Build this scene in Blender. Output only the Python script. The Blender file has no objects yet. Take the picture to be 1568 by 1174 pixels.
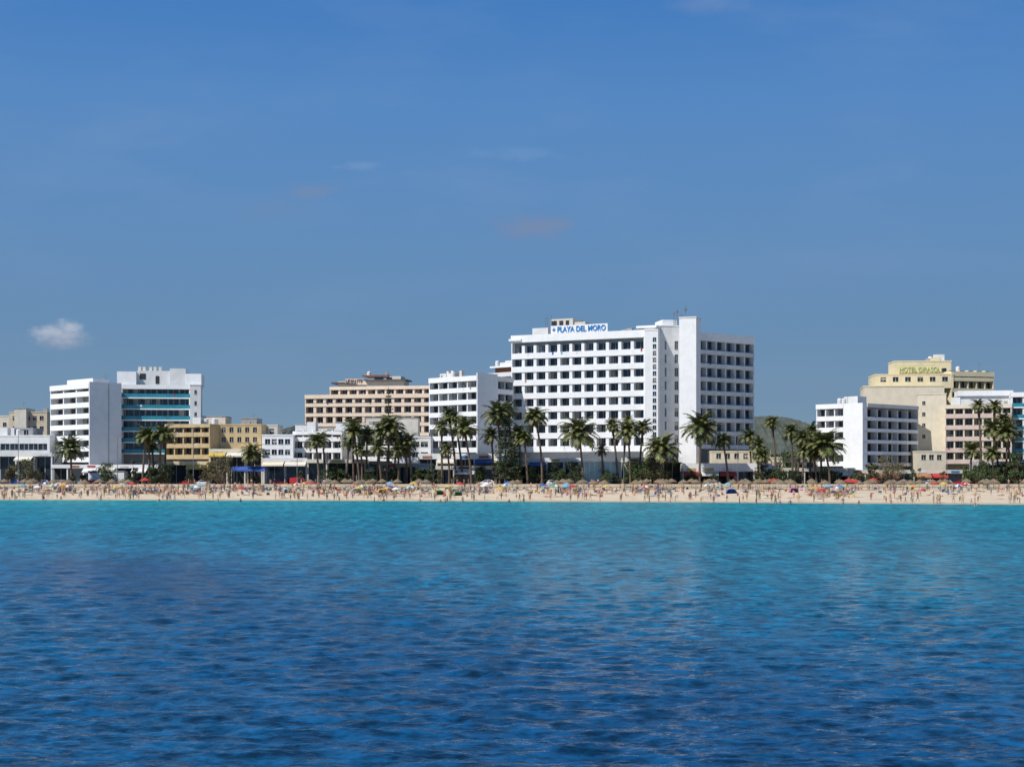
import bpy, math, random
import numpy as np
from mathutils import Vector, Matrix
random.seed(7); np.random.seed(7)
R=random.uniform
f=2155.0; Y0=721.0; H=6.0; G=2.4
def P(px,d): return ((px-784)/f*d, d)
def Zp(py,d): return H+(Y0-py)/f*d
scene=bpy.context.scene
COL=scene.collection
# ------------------------------------------------------------ materials
class NB:
    def __init__(s,nt): s.nt=nt
    def put(s,sock,v):
        if hasattr(v,'is_linked'): s.nt.links.new(v,sock)
        else: sock.default_value=v
    def m(s,op,a,b=0.0,c=None,clamp=False):
        n=s.nt.nodes.new('ShaderNodeMath'); n.operation=op; n.use_clamp=clamp
        s.put(n.inputs[0],a); s.put(n.inputs[1],b)
        if c is not None: s.put(n.inputs[2],c)
        return n.outputs[0]
    def mix(s,fac,a,b,bt='MIX'):
        n=s.nt.nodes.new('ShaderNodeMixRGB'); n.blend_type=bt
        s.put(n.inputs[0],fac); s.put(n.inputs[1],a); s.put(n.inputs[2],b)
        return n.outputs[0]
    def sm(s,v,lo,hi,a=0.0,b=1.0):
        n=s.nt.nodes.new('ShaderNodeMapRange'); n.interpolation_type='SMOOTHSTEP'
        s.put(n.inputs[0],v)
        for i,x in enumerate((lo,hi,a,b)): n.inputs[i+1].default_value=x
        return n.outputs[0]
    def noise(s,vec,scale,detail=4,rough=0.5,dist=0.0):
        n=s.nt.nodes.new('ShaderNodeTexNoise'); n.inputs['Scale'].default_value=scale
        n.inputs['Detail'].default_value=detail; n.inputs['Roughness'].default_value=rough
        n.inputs['Distortion'].default_value=dist
        if vec is not None: s.nt.links.new(vec,n.inputs['Vector'])
        return n.outputs['Fac']
    def vmul(s,vec,t):
        n=s.nt.nodes.new('ShaderNodeVectorMath'); n.operation='MULTIPLY'
        s.nt.links.new(vec,n.inputs[0]); n.inputs[1].default_value=t
        return n.outputs[0]
def c4(c): return (c[0],c[1],c[2],1.0)
MATS={}
def mat(name,col,rough=0.75,var=0.12,scale=0.6,bump=0.0,streak=0.0,spec=0.4,metal=0.0,col2=None,fine=None):
    if name in MATS: return name
    m=bpy.data.materials.new(name); m.use_nodes=True; nt=m.node_tree; b=NB(nt)
    bs=nt.nodes['Principled BSDF']; geo=nt.nodes.new('ShaderNodeNewGeometry'); pos=geo.outputs['Position']
    bs.inputs['Roughness'].default_value=rough; bs.inputs['Metallic'].default_value=metal
    bs.inputs['Specular IOR Level'].default_value=spec
    n1=b.noise(pos,scale,3,0.6)
    c2=col2 if col2 else tuple(x*(1-var*2.2) for x in col)
    cc=b.mix(b.sm(n1,0.35,0.7),c4(col),c4(c2))
    if streak>0:
        st=b.noise(b.vmul(pos,(1.6,1.6,0.12)),1.0,4,0.65)
        cc=b.mix(b.m('MULTIPLY',b.sm(st,0.5,0.75),streak),cc,c4(tuple(x*0.55 for x in col)))
    if fine:
        n2=b.noise(pos,fine,3,0.6)
        cc=b.mix(b.sm(n2,0.35,0.65,0,0.5),cc,c4(tuple(x*0.5 for x in col)))
    nt.links.new(cc,bs.inputs['Base Color'])
    if bump>0:
        bp=nt.nodes.new('ShaderNodeBump'); bp.inputs['Strength'].default_value=bump
        bp.inputs['Distance'].default_value=0.05
        nt.links.new(b.noise(pos,fine or 6,4,0.6),bp.inputs['Height']); nt.links.new(bp.outputs[0],bs.inputs['Normal'])
    MATS[name]=m
    return name
mat('white',(0.80,0.81,0.82),var=0.03,streak=0.15)
mat('white2',(0.68,0.69,0.69),var=0.05,streak=0.25)
mat('offwhite',(0.66,0.62,0.54),var=0.06,streak=0.25)
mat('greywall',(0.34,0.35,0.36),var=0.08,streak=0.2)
mat('recess_shade',(0.29,0.31,0.33),var=0.06)  # white balcony back walls, recess shade darkened into the colour
mat('cream',(0.72,0.63,0.42),var=0.05,streak=0.15)
mat('cream2',(0.70,0.63,0.49),var=0.05,streak=0.15)
mat('ochre',(0.56,0.43,0.24),var=0.08,streak=0.2)
mat('beige',(0.58,0.50,0.38),var=0.07,streak=0.2)
mat('peach',(0.80,0.66,0.52),var=0.04,streak=0.12)
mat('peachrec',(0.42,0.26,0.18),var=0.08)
mat('redbrown',(0.26,0.10,0.06),var=0.1)
mat('pinkish',(0.62,0.50,0.44),var=0.08,streak=0.2)
mat('darkroof',(0.10,0.09,0.085),var=0.1)
mat('dark',(0.03,0.035,0.04),var=0.1)
mat('roofgrey',(0.35,0.34,0.33),var=0.1)
mat('terracotta',(0.42,0.18,0.09),var=0.15)
mat('glass',(0.03,0.04,0.055),rough=0.12,spec=0.6,var=0.2)
mat('glassblue',(0.03,0.06,0.10),rough=0.12,spec=0.6,var=0.2)
mat('tealglass',(0.03,0.25,0.34),rough=0.15,spec=0.7,var=0.1)
mat('railblue',(0.12,0.22,0.36),rough=0.3,var=0.1)
mat('curtain',(0.40,0.38,0.34),var=0.1)
mat('frame',(0.6,0.6,0.6),rough=0.5)
mat('metal',(0.30,0.31,0.32),rough=0.4,metal=0.5)
mat('wood',(0.20,0.12,0.07))
mat('asphalt',(0.055,0.055,0.057),var=0.1)
mat('paving',(0.40,0.36,0.30),var=0.08)
mat('kerb',(0.45,0.44,0.42))
mat('roadpaint',(0.75,0.75,0.73))
mat('blueletter',(0.02,0.20,0.52),var=0.02)
mat('yellowboard',(0.74,0.66,0.34),var=0.05)
mat('tealletter',(0.36,0.44,0.24),var=0.02)
mat('trunk',(0.17,0.12,0.085),var=0.25,scale=3,bump=0.8,fine=5)
mat('frond',(0.11,0.125,0.04),rough=0.5,col2=(0.05,0.075,0.02),scale=1.2)
mat('frond2',(0.17,0.165,0.05),rough=0.5,col2=(0.08,0.10,0.03),scale=1.2)
mat('deadfrond',(0.22,0.145,0.065),col2=(0.12,0.08,0.035),scale=1.5)
mat('pineleaf',(0.035,0.058,0.022),col2=(0.015,0.028,0.013),scale=0.9,rough=0.6)
mat('leaf',(0.075,0.12,0.03),col2=(0.03,0.055,0.015),scale=0.8,rough=0.6)
mat('tamarisk',(0.16,0.135,0.065),col2=(0.07,0.065,0.03),scale=0.8,rough=0.7)
mat('straw',(0.25,0.19,0.125),col2=(0.12,0.09,0.06),scale=4,fine=12,bump=0.6)
mat('tyre',(0.02,0.02,0.02))
for i,c in enumerate([(0.45,0.04,0.04),(0.04,0.10,0.36),(0.04,0.24,0.32),(0.55,0.40,0.10),(0.70,0.70,0.70),(0.08,0.28,0.10),(0.45,0.14,0.26),(0.03,0.03,0.05),(0.50,0.20,0.07),(0.18,0.38,0.48)]):
    mat('cloth%d'%i,c,var=0.08,scale=3)
for i,c in enumerate([(0.50,0.27,0.17),(0.38,0.19,0.11),(0.24,0.12,0.07),(0.58,0.35,0.25)]):
    mat('skin%d'%i,c,var=0.05,rough=0.6)
mat('hair0',(0.03,0.02,0.012)); mat('hair1',(0.12,0.07,0.03)); mat('hair2',(0.35,0.25,0.12))
for n,c in (('carwhite',(0.7,0.7,0.7)),('carsilver',(0.35,0.36,0.38)),('carblack',(0.02,0.02,0.025)),('carred',(0.4,0.02,0.02)),('carblue',(0.03,0.07,0.22))):
    mat(n,c,rough=0.25,spec=0.6,var=0.03)

# ------------------------------------------------------------ mesh builders
def newmesh(name,verts,faces,mats,midx=None,smooth=False):
    me=bpy.data.meshes.new(name); me.from_pydata(verts,[],faces)
    for mn in mats: me.materials.append(MATS[mn])
    if midx is not None: me.polygons.foreach_set('material_index',midx)
    if smooth: me.polygons.foreach_set('use_smooth',[True]*len(me.polygons))
    me.update(); return me
def addobj(name,me,loc=(0,0,0),parent=None,rotz=0.0,scale=1.0):
    o=bpy.data.objects.new(name,me); COL.objects.link(o); o.location=loc
    o.rotation_euler=(0,0,rotz); o.scale=(scale,)*3 if not isinstance(scale,tuple) else scale
    if parent: o.parent=parent
    return o
class MB:
    def __init__(s): s.v=[];s.f=[];s.m=[];s.mats=[]
    def mi(s,mn):
        if mn not in s.mats: s.mats.append(mn)
        return s.mats.index(mn)
    def add(s,verts,faces,mn):
        k=len(s.v); s.v+=verts; i=s.mi(mn)
        for q in faces: s.f.append(tuple(a+k for a in q)); s.m.append(i)
    def hexa(s,p,mn):
        s.add(p,[(3,2,1,0),(4,5,6,7),(0,1,5,4),(1,2,6,5),(2,3,7,6),(3,0,4,7)],mn)
    def box(s,x0,x1,y0,y1,z0,z1,mn):
        s.hexa([(x0,y0,z0),(x1,y0,z0),(x1,y1,z0),(x0,y1,z0),(x0,y0,z1),(x1,y0,z1),(x1,y1,z1),(x0,y1,z1)],mn)
    def tube(s,pts,rad,mn,n=6,cap=True):
        k=[];N=len(pts)
        for i,p in enumerate(pts):
            p=Vector(p); a=Vector(pts[max(i-1,0)]); c=Vector(pts[min(i+1,N-1)]); t=(c-a)
            t=t.normalized() if t.length>1e-6 else Vector((0,0,1))
            r=Vector((1,0,0)) if abs(t.x)<0.8 else Vector((0,1,0))
            e=t.cross(r).normalized(); g=t.cross(e)
            for j in range(n):
                an=2*math.pi*j/n
                k.append(tuple(p+(e*math.cos(an)+g*math.sin(an))*rad[i]))
        fs=[]
        for i in range(N-1):
            for j in range(n):
                fs.append((i*n+j,i*n+(j+1)%n,(i+1)*n+(j+1)%n,(i+1)*n+j))
        if cap: fs.append(tuple(range(n))); fs.append(tuple((N-1)*n+j for j in range(n)))
        s.add(k,fs,mn)
    def mesh(s,name,smooth=False): return newmesh(name,s.v,s.f,s.mats,s.m,smooth)
class Fr:
    def __init__(s,p0,p1):
        s.o=Vector(p0); d=Vector(p1)-s.o; s.L=d.length; s.u=d/s.L; s.n=Vector((s.u.y,-s.u.x))
    def pt(s,u,n): q=s.o+s.u*u+s.n*n; return (q.x,q.y)
    def uat(s,px):
        k=(px-784)/f
        return (k*s.o.y-s.o.x)/(s.u.x-k*s.u.y)
def perp(F,px):
    c=F.o+F.u*F.L; dv=-F.n; k=(px-784)/f
    l=(k*c.y-c.x)/(dv.x-k*dv.y)
    return Fr((c.x,c.y),(c.x+dv.x*l,c.y+dv.y*l))
class B:
    def __init__(s,name): s.name=name; s.p={}
    def mb(s,part): return s.p.setdefault(part,MB())
    def box(s,part,mn,F,u0,u1,n0,n1,z0,z1):
        a=[F.pt(u0,n1),F.pt(u1,n1),F.pt(u1,n0),F.pt(u0,n0)]
        s.mb(part).hexa([(x,y,z0) for x,y in a]+[(x,y,z1) for x,y in a],mn)
    def pole(s,part,mn,x,y,z0,z1,r=0.05): s.mb(part).tube([(x,y,z0),(x,y,z1)],[r,r*0.7],mn,5)
    def finish(s):
        allv=[v for m in s.p.values() for v in m.v]
        cx=sum(v[0] for v in allv)/len(allv); cy=sum(v[1] for v in allv)/len(allv)
        e=bpy.data.objects.new(s.name,None); COL.objects.link(e); e.location=(cx,cy,G)
        for k,m in s.p.items():
            addobj(k,m.mesh(k),(-cx,-cy,-G),e)
        return e
# ------------------------------------------------------------ facades
def door(b,F,ua,ub,n,z,h=2.15,gl='glass'):
    b.box('windows',gl,F,ua,ub,n+0.003,n+0.05,z,z+h)
    r=random.random()
    if r<0.3:
        w=(ub-ua)*R(0.25,0.5); b.box('curtains','curtain',F,ua,ua+w,n+0.053,n+0.06,z+0.05,z+h-0.05)
    b.box('window_frames','frame',F,(ua+ub)/2-0.03,(ua+ub)/2+0.03,n+0.063,n+0.09,z,z+h)
def balc(b,F,u0,u1,z0,z1,floors,pitch,bays,D,wall='white',par='white',rec='recess_shade',dep=1.5,ph=1.0,st=0.3,part=True,
         pw=0.3,wf=0.62,roofh=1.2,rail=None,gl='glass',railh=0.0,finL=True,finR=True,cutR=0.0):
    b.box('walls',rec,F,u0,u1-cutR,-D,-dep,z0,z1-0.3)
    b.box('roof',wall,F,u0-0.1,u1+0.1,-D-0.1,0.12,z1-roofh,z1)
    b.box('roof_deck','roofgrey',F,u0+0.3,u1-0.3,-D+0.3,-0.3,z1,z1+0.02)
    if finL: b.box('walls',wall,F,u0,u0+0.25,-dep+0.003,-0.003,z0,z1-roofh)
    if finL: b.box('walls',wall,F,u0-0.05,u0-0.003,-D,-dep,z0,z1-roofh)
    if finR: b.box('walls',wall,F,u1-0.25,u1,-dep+0.003,-0.003,z0,z1-roofh)
    if finR and cutR==0: b.box('walls',wall,F,u1+0.003,u1+0.05,-D,-dep,z0,z1-roofh)
    W=(u1-u0)/bays
    for z in floors:
        b.box('balcony_slabs',wall,F,u0+0.255,u1-0.255,-dep+0.003,-0.16,z-st,z)
        if rail:
            b.box('balcony_railings',rail,F,u0,u1,-0.05,0.0,z-st+0.25,z+ph)
            b.box('balcony_slabs',wall,F,u0,u1,-0.15,0.02,z-st-0.05,z-st+0.25)
        else:
            b.box('balcony_parapets',par,F,u0-0.02,u1+0.02,-0.15,0.02,z-st,z+ph)
            if railh>0:
                b.box('balcony_railings','railblue',F,u0,u1,-0.08,-0.04,z+ph+railh-0.06,z+ph+railh)
        for i in range(bays):
            a=u0+i*W
            if part and i>0: b.box('partitions',wall,F,a-pw/2,a+pw/2,-dep+0.003,-0.17,z,z+pitch-st-0.003)
            w=W*wf; c=a+W*0.5+R(-.05,.05)
            door(b,F,c-w/2,c+w/2,-dep,z,h=min(3.2,pitch-st-0.08),gl=gl)
            if random.random()<0.3:
                q=R(a+0.4,max(a+0.5,a+W-1.0))
                if random.random()<0.2: b.box('towels',random.choice(['cloth4','cloth1','cloth9','cloth0','cloth4','cloth8']),F,q,q+0.45,0.03,0.05,z+0.4,z+ph+0.02)
                b.box('balcony_chairs','frame',F,q,q+0.5,-dep*0.6,-dep*0.6+0.4,z+0.4,z+0.47); b.box('balcony_chairs','frame',F,q,q+0.5,-dep*0.6-0.05,-dep*0.6,z,z+0.9)
def winwall(b,F,u0,u1,z0,z1,D,cols,rows,wall='white',th=0.3,gl='glass',n1=0.0):
    b.box('walls',wall,F,u0,u1,n1-D,n1-th,z0,z1)
    cur=z0
    for za,zb in sorted(rows):
        if za-cur>0.01: b.box('facade',wall,F,u0,u1,n1-th+0.001,n1,cur,za)
        c=u0
        for ua,ub in cols:
            b.box('facade',wall,F,c,ua,n1-th+0.001,n1,za,zb); c=ub
            b.box('windows',gl,F,ua,ub,n1-th+0.003,n1-th+0.05,za,zb)
            if random.random()<0.3: b.box('curtains','curtain',F,ua,ub,n1-th+0.052,n1-th+0.07,za+(zb-za)*R(0.3,0.7),zb)
            b.box('window_frames','frame',F,(ua+ub)/2-0.04,(ua+ub)/2+0.04,n1-th+0.073,n1-th+0.1,za,zb)
            b.box('sills','frame',F,ua-0.08,ub+0.08,n1-th+0.05,n1+0.06,za-0.08,za-0.002)
        b.box('facade',wall,F,c,u1,n1-th+0.001,n1,za,zb); cur=zb
    b.box('facade',wall,F,u0,u1,n1-th+0.001,n1,cur,z1)
    b.box('roof',wall,F,u0-0.08,u1+0.08,n1-D-0.08,n1+0.08,z1,z1+0.35)
def evencols(u0,u1,n,w,marg=0.6):
    s=(u1-u0-2*marg)/n
    return [(u0+marg+s*(i+.5)-w/2,u0+marg+s*(i+.5)+w/2) for i in range(n)]
def shop(b,F,u0,u1,z1,D=8,wall='white',fas=0.9,bay=4.0,aw=None,z0=G):
    b.box('walls','greywall' if random.random()<.5 else 'beige',F,u0,u1,-D,-1.6,z0,z1-0.1)
    b.box('fascia',wall,F,u0,u1,-1.6,0.1,z1-fas,z1)
    n=max(1,int((u1-u0)/bay)); s=(u1-u0)/n
    for i in range(n+1):
        c=min(max(u0+i*s,u0+0.2),u1-0.2)
        b.box('columns',wall,F,c-0.16,c+0.16,-0.35,-0.05,z0,z1-fas)
    for i in range(n):
        a=u0+i*s+0.35
        w=s-0.7
        k=random.random()
        if k<0.85:
            b.box('windows',random.choice(['glass','glass','dark']),F,a,a+w,-1.597,-1.52,z0+R(0.1,0.5),z1-fas-0.15)
            b.box('window_frames','frame',F,a+w/2-0.05,a+w/2+0.05,-1.51,-1.47,z0,z1-fas-0.15)
        if k>0.5:
            b.box('shop_sign',random.choice(['blueletter','cloth0','cloth3','dark','terracotta','cloth4']),F,a+w*.2,a+w*.8,0.11,0.16,z1-fas+0.2,z1-fas+0.2+min(.6,fas*.5))
        if aw and random.random()<0.6:
            mn=random.choice(aw); za=z1-fas-0.05
            p=[F.pt(a-0.2,0.1),F.pt(a+w+0.2,0.1),F.pt(a+w+0.2,2.0),F.pt(a-0.2,2.0)]
            zz=[za,za,za-0.8,za-0.8]
            b.mb('awnings').hexa([(q[0],q[1],z-0.06) for q,z in zip(p,zz)]+[(q[0],q[1],z) for q,z in zip(p,zz)],mn)
            b.box('awnings',mn,F,a-0.2,a+w+0.2,1.97,2.0,za-1.1,za-0.86)
def clutter(b,F,u0,u1,z,n=4,D=6):
    for i in range(n):
        u=R(u0,u1-1.5); k=random.random(); nn_=-R(1,D)
        if k<0.4:
            b.box('rooftop_units','roofgrey',F,u,u+R(0.8,1.6),nn_-1,nn_,z,z+R(0.7,1.3))
        elif k<0.6:
            b.box('rooftop_units','white2',F,u,u+R(1.5,3),nn_-2,nn_,z,z+R(1.5,2.4))
        elif k<0.8:
            x,y=F.pt(u,nn_); b.mb('water_tanks').tube([(x,y,z),(x,y,z+0.2),(x,y,z+1.3),(x,y,z+1.5)],[0.55,0.6,0.6,0.3],'white2',10)
        else:
            x,y=F.pt(u,nn_); h=R(2,3.5); b.pole('antenna','metal',x,y,z,z+h,0.05)
            b.box('antenna','metal',F,u-0.6,u+0.6,nn_-0.02,nn_+0.02,z+h-0.3,z+h-0.26); b.box('antenna','metal',F,u-0.4,u+0.4,nn_-0.02,nn_+0.02,z+h-0.7,z+h-0.66)
def W(pl,dl,pr,dr): return Fr(P(pl,dl),P(pr,dr))
def floors(yfirst,pitchpx,n,d,ph=1.0,st=0.3):
    return [Zp(yfirst+i*pitchpx,d)-(ph-st)/2 for i in range(n)], pitchpx*d/f

# ================= main hotel
b=B('white_beachfront_hotel')
F=W(783,375,987,359); dm=367; z1=Zp(513,dm)+0.6
fl,pt=floors(545-3,20.7,8,dm,1.15,0.4)
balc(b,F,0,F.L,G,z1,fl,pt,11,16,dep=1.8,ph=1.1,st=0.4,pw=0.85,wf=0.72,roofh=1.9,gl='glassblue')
b.box('roof','white',F,-0.6,3,-5,0.4,z1-1.5,z1-0.9)
b.box('podium','white',F,-1,F.L+1,-2,5,G+3.6,G+4.6)
for i in range(12): 
    u=i*F.L/11; b.box('podium_columns','white',F,u-0.2,u+0.2,4.3,4.7,G,G+3.6)
b.box('podium_glass','glass',F,0,F.L,0.05,0.15,G+0.3,G+3.4)
F2=W(987,358.2,1007.5,357.5)
rows=[(Zp(520+i*10.35,358)-0.55,Zp(520+i*10.35,358)+0.55) for i in range(17)]
winwall(b,F2,0,F2.L,G,Zp(506,358),6,[(F2.uat(999.5),F2.uat(1005))],rows,gl='glassblue')
F3=W(1007.5,361.5,1040,362.5)
rows=[(Zp(528+i*20.5,362)-1.2,Zp(528+i*20.5,362)+1.0) for i in range(9)]
winwall(b,F3,0,F3.L,G,Zp(500,362),12,[(F3.uat(1018),F3.uat(1020.5)),(F3.uat(1033),F3.uat(1038.5))],rows,gl='glassblue',wall='white2')
F4=W(1040,358.4,1066,357)
b.box('stair_tower','white',F4,0,F4.L,-6,0,G,Zp(487,358))
b.box('stair_tower','white2',F4,-0.1,F4.L+0.1,-6.1,0.1,Zp(487,358),Zp(486,358)+0.15)
b.box('roof_penthouse','white',F3,1.5,5.4,-8,-1,Zp(500,362)+0.35,Zp(489,362))
F5=W(1067,362,1155,375)
z5=Zp(514,368)+0.4
fl5,pt5=floors(543-4,20.6,8,366,1.0,0.35)
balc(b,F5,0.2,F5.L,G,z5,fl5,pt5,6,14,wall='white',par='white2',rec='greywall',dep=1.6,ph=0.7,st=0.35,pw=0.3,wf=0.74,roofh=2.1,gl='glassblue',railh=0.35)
for z in fl5: 
    b.box('end_balconies','white',F5,F5.L+0.06,F5.L+0.9,-6,-1,z-0.3,z); b.box('end_balconies','white2',F5,F5.L+0.8,F5.L+0.9,-6,-1,z,z+0.8)
b.box('podium','white',F5,-2,F5.L,0.05,4,G+3.4,G+4.3)
z=z1+0.02
b.box('roof_penthouse','white2',F,F.uat(808),F.uat(832),-8,-3,z,z+2.0)
b.box('roof_penthouse','offwhite',F,F.uat(832),F.uat(866),-12,-5,z,z+4.4)
b.box('roof_penthouse','offwhite',F,F.uat(866),F.uat(884),-11,-5.5,z,z+3.4)
for a0,a1 in ((833,841),(845,851),(855,860)): b.box('roof_penthouse','dark',F,F.uat(a0),F.uat(a1),-4.997,-4.9,z+2.2,z+3.9)
b.box('roof_penthouse','white',F,F.uat(972),F.uat(1003),-9,-1,Zp(502,360),Zp(498.5,360))
b.box('roof_penthouse','white2',F,F.uat(974),F.uat(1000),-8.5,-1.5,z,Zp(502,360))
for u in (F.uat(826),F.uat(829),F.uat(835)):
    x,y=F.pt(u,-4); b.pole('antenna','metal',x,y,z,z+R(4.5,6),0.08)
for px_,dz in ((1037,2.8),(1050,3.6),(1044,1.2),(1032,1.8)):
    x,y=P(px_,363); b.pole('antenna','metal',x,y,Zp(488,363)-2,Zp(487,363)+dz,0.1)
    b.mb('antenna').box(x-0.3,x+0.3,y-0.1,y+0.1,Zp(487,363)+dz*0.5,Zp(487,363)+dz*0.7,'metal')
clutter(b,F,F.uat(930),F.uat(970),z,3,8)
b.finish()
def sign(name,text,F,u0,u1,n,z0,z1,board,letter,depth=0.08,fat=0.02):
    S=B(name); S.box('board',board,F,u0,u1,n-0.15,n,z0,z1)
    for k in range(5):
        u=u0+(u1-u0)*(k+.5)/5; S.box('board_posts','metal',F,u-0.05,u+0.05,n-0.3,n-0.17,z0-1.0,z1-0.1)
    e=S.finish()
    cu=bpy.data.curves.new('letters','FONT'); cu.body=text; cu.extrude=depth; cu.offset=fat
    o=bpy.data.objects.new('tmp',cu); COL.objects.link(o); bpy.context.view_layer.update()
    me=bpy.data.meshes.new_from_object(o.evaluated_get(bpy.context.evaluated_depsgraph_get()))
    bpy.data.objects.remove(o)
    xs=[v.co.x for v in me.vertices]; ys=[v.co.y for v in me.vertices]
    sx=(u1-u0)*0.94/(max(xs)-min(xs)); sy=(z1-z0)*0.72/(max(ys)-min(ys))
    x,y=F.pt(u0+(u1-u0)*0.03,n+depth+0.01)
    M=Matrix.Translation((x,y,z0+(z1-z0)*0.14))@Matrix.Rotation(math.atan2(F.u.y,F.u.x),4,'Z')@Matrix.Rotation(math.pi/2,4,'X')@Matrix.Diagonal((sx,sy,1,1))@Matrix.Translation((-min(xs),-min(ys),0))
    me.transform(M); me.materials.clear(); me.materials.append(MATS[letter])
    addobj('letters',me,(-e.location.x,-e.location.y,-G),e)
sign('rooftop_hotel_sign','+ PLAYA DEL MORO',F,F.uat(842),F.uat(929),-0.6,z1+0.1,z1+2.15,'white','blueletter')

# ================= left hotel
b=B('white_corner_hotel')
Fa=W(77,366,137,352); z1=Zp(588,357); Fb=perp(Fa,186)
fl,pt=floors(604,16.6,7,357,1.0,0.3)
balc(b,Fa,0,Fa.L-0.35,G,z1,fl,pt,3,Fb.L-0.1,dep=2.0,ph=0.95,pw=0.4,wf=0.75,roofh=1.3,finR=False)
b.box('roof_penthouse','white',Fa,6,Fa.L-1,-6,-1.5,z1+.02,z1+1.3)
b.box('side_wall','white',Fb,0.0,Fb.L,-0.3,0,G,Zp(585,354))
b.box('wall_seam','greywall',Fb,Fb.uat(166),Fb.uat(166)+0.15,0.003,0.1,G,Zp(587,354))  # dark vertical wall seam, modelled as a thin raised grey strip
Fc=W(186,361,291,363); z1=Zp(589,362)
fl,pt=floors(606,17.0,6,362,1.0,0.3)
balc(b,Fc,0,Fc.L,G,z1,fl,pt,6,12,dep=1.8,ph=0.9,pw=0.25,wf=0.85,rail='tealglass',gl='glassblue',roofh=1.1,part=False)
Fd=W(291,360.5,307.5,361)
winwall(b,Fd,0,Fd.L,G,Zp(590,360),12,[(1.1,1.7)],[(Zp(y,360)-0.5,Zp(y,360)+0.5) for y in (600,617,634,651,668,685,702)],wall='white2')
b.box('roof_penthouse','white',Fc,-1.2,3.6,-9,-0.5,z1,Zp(568,360))
b.box('roof_penthouse','white2',Fc,3.6,12,-9,-2,z1,Zp(566,360))
b.box('roof_penthouse','white2',Fc,12.003,16,-9,-1,z1,Zp(563,361)); b.box('roof_penthouse','white',Fc,16.003,20,-9,-0.8,z1,Zp(571,361))
for px_ in (208,215,225,232,240):
    u=Fc.uat(px_); b.box('chimneys','offwhite',Fc,u,u+0.7,-5,-4,Zp(566,360),Zp(559,360))
b.box('roof_penthouse','dark',Fc,4.3,5.8,-1.997,-1.9,z1+1.5,z1+3)
b.box('roof_penthouse','dark',Fc,8.3,9.2,-1.997,-1.9,z1+0.4,z1+2.4)
for px_ in (161,165): 
    x,y=P(px_,360); b.pole('antenna','metal',x,y,z1,z1+R(2,3),0.08)
b.finish()

# ================= peach hotel
b=B('peach_hotel')
F=W(467,440,662,432); z1=Zp(603.5,436)
fl,pt=floors(619,15.2,6,436,0.9,0.3)
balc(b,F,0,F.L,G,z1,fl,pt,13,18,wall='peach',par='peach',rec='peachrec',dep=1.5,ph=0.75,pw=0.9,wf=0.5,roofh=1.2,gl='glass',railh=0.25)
F6=W(505,445,662,438); z2=Zp(591,441)
balc(b,F6,0,F6.L,z1,z2,[z1+0.1],3,11,12,wall='peach',par='peach',rec='peachrec',dep=1.6,ph=0.3,pw=0.6,wf=0.5,roofh=1.0)
F7=W(507,450,622,446)
b.box('roof_pavilion','peach',F7,2,F7.L-1,-8,-1,z2,Zp(583,448)); b.box('roof_pavilion','darkroof',F7,0,8,-8,0,Zp(587,448),Zp(584.5,448))
b.box('roof_pavilion','darkroof',F7,11,F7.L,-8,0,Zp(583,448),Zp(581,448)); b.box('roof_pavilion','offwhite',F7,12,F7.L-2,-7,-1,Zp(581,448),Zp(576,448))
b.box('roof_pavilion','redbrown',F7,10,F7.L-6,-7,-0.5,Zp(576,448),Zp(574,448))
b.box('windows','glass',F7,14,17,-0.997,-0.95,Zp(581,448),Zp(577.5,448)); b.box('windows','glass',F7,18,19.8,-0.997,-0.95,Zp(581,448),Zp(577.5,448))
clutter(b,F7,F7.L*0.3,F7.L,Zp(575,448),3,5)
b.finish()
sign('rooftop_letters_sign','LEVANTE',F7,F7.uat(529),F7.uat(556),0.3,Zp(586.5,449),Zp(580,449),'offwhite','redbrown')

# ================= mid white hotel
b=B('white_balcony_hotel')
F=W(657,372,731,360); z1=Zp(577,366); F8=perp(F,762)
fl,pt=floors(598,18.2,6,366,1.0,0.3)
balc(b,F,0,F.L-0.35,G,z1,fl,pt,5,F8.L-.1,wall='white',par='white',rec='greywall',dep=1.6,ph=0.95,pw=0.3,wf=0.75,roofh=1.3,finR=False)
b.box('side_wall','white',F8,0,F8.L,-0.3,0,G,Zp(571,361)); 
F9=W(762,366,786,372); fl,pt=floors(600,18.2,6,369,1.0,0.3)
balc(b,F9,0,F9.L,G,Zp(577,368),fl,pt,2,10,wall='white2',rec='greywall')
b.box('roof_penthouse','white2',F,1,6,-6,-3,z1,z1+1.3); clutter(b,F,0.5,F.L-2,z1,4,6)
for px_ in (662,667,674,687): x,y=P(px_,372); b.box('chimneys','offwhite',F,F.uat(px_),F.uat(px_)+0.8,-5,-4,z1,z1+R(1.3,2.2))
b.finish()
b=B('white_terraced_hotel')
F=W(742,402,800,392); z1=Zp(570,397); fl,pt=floors(587,15.5,4,397,0.9,0.3)
balc(b,F,0,F.L,G,z1,fl,pt,5,10,wall='white2',rec='greywall',ph=0.8)
F10=W(750,404,800,396); b.box('roof_pavilion','redbrown',F10,1,F10.L,-6,-1.2,z1,Zp(562,400)); b.box('roof_pavilion','white',F10,0,F10.L,-6.5,0,Zp(562,400),Zp(559.5,400))
b.box('roof_pavilion','white2',F10,3,F10.L,-6,-1,Zp(559.5,400),Zp(554,400)); clutter(b,F10,0.5,6,Zp(559,400),3,4)
b.finish()

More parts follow.
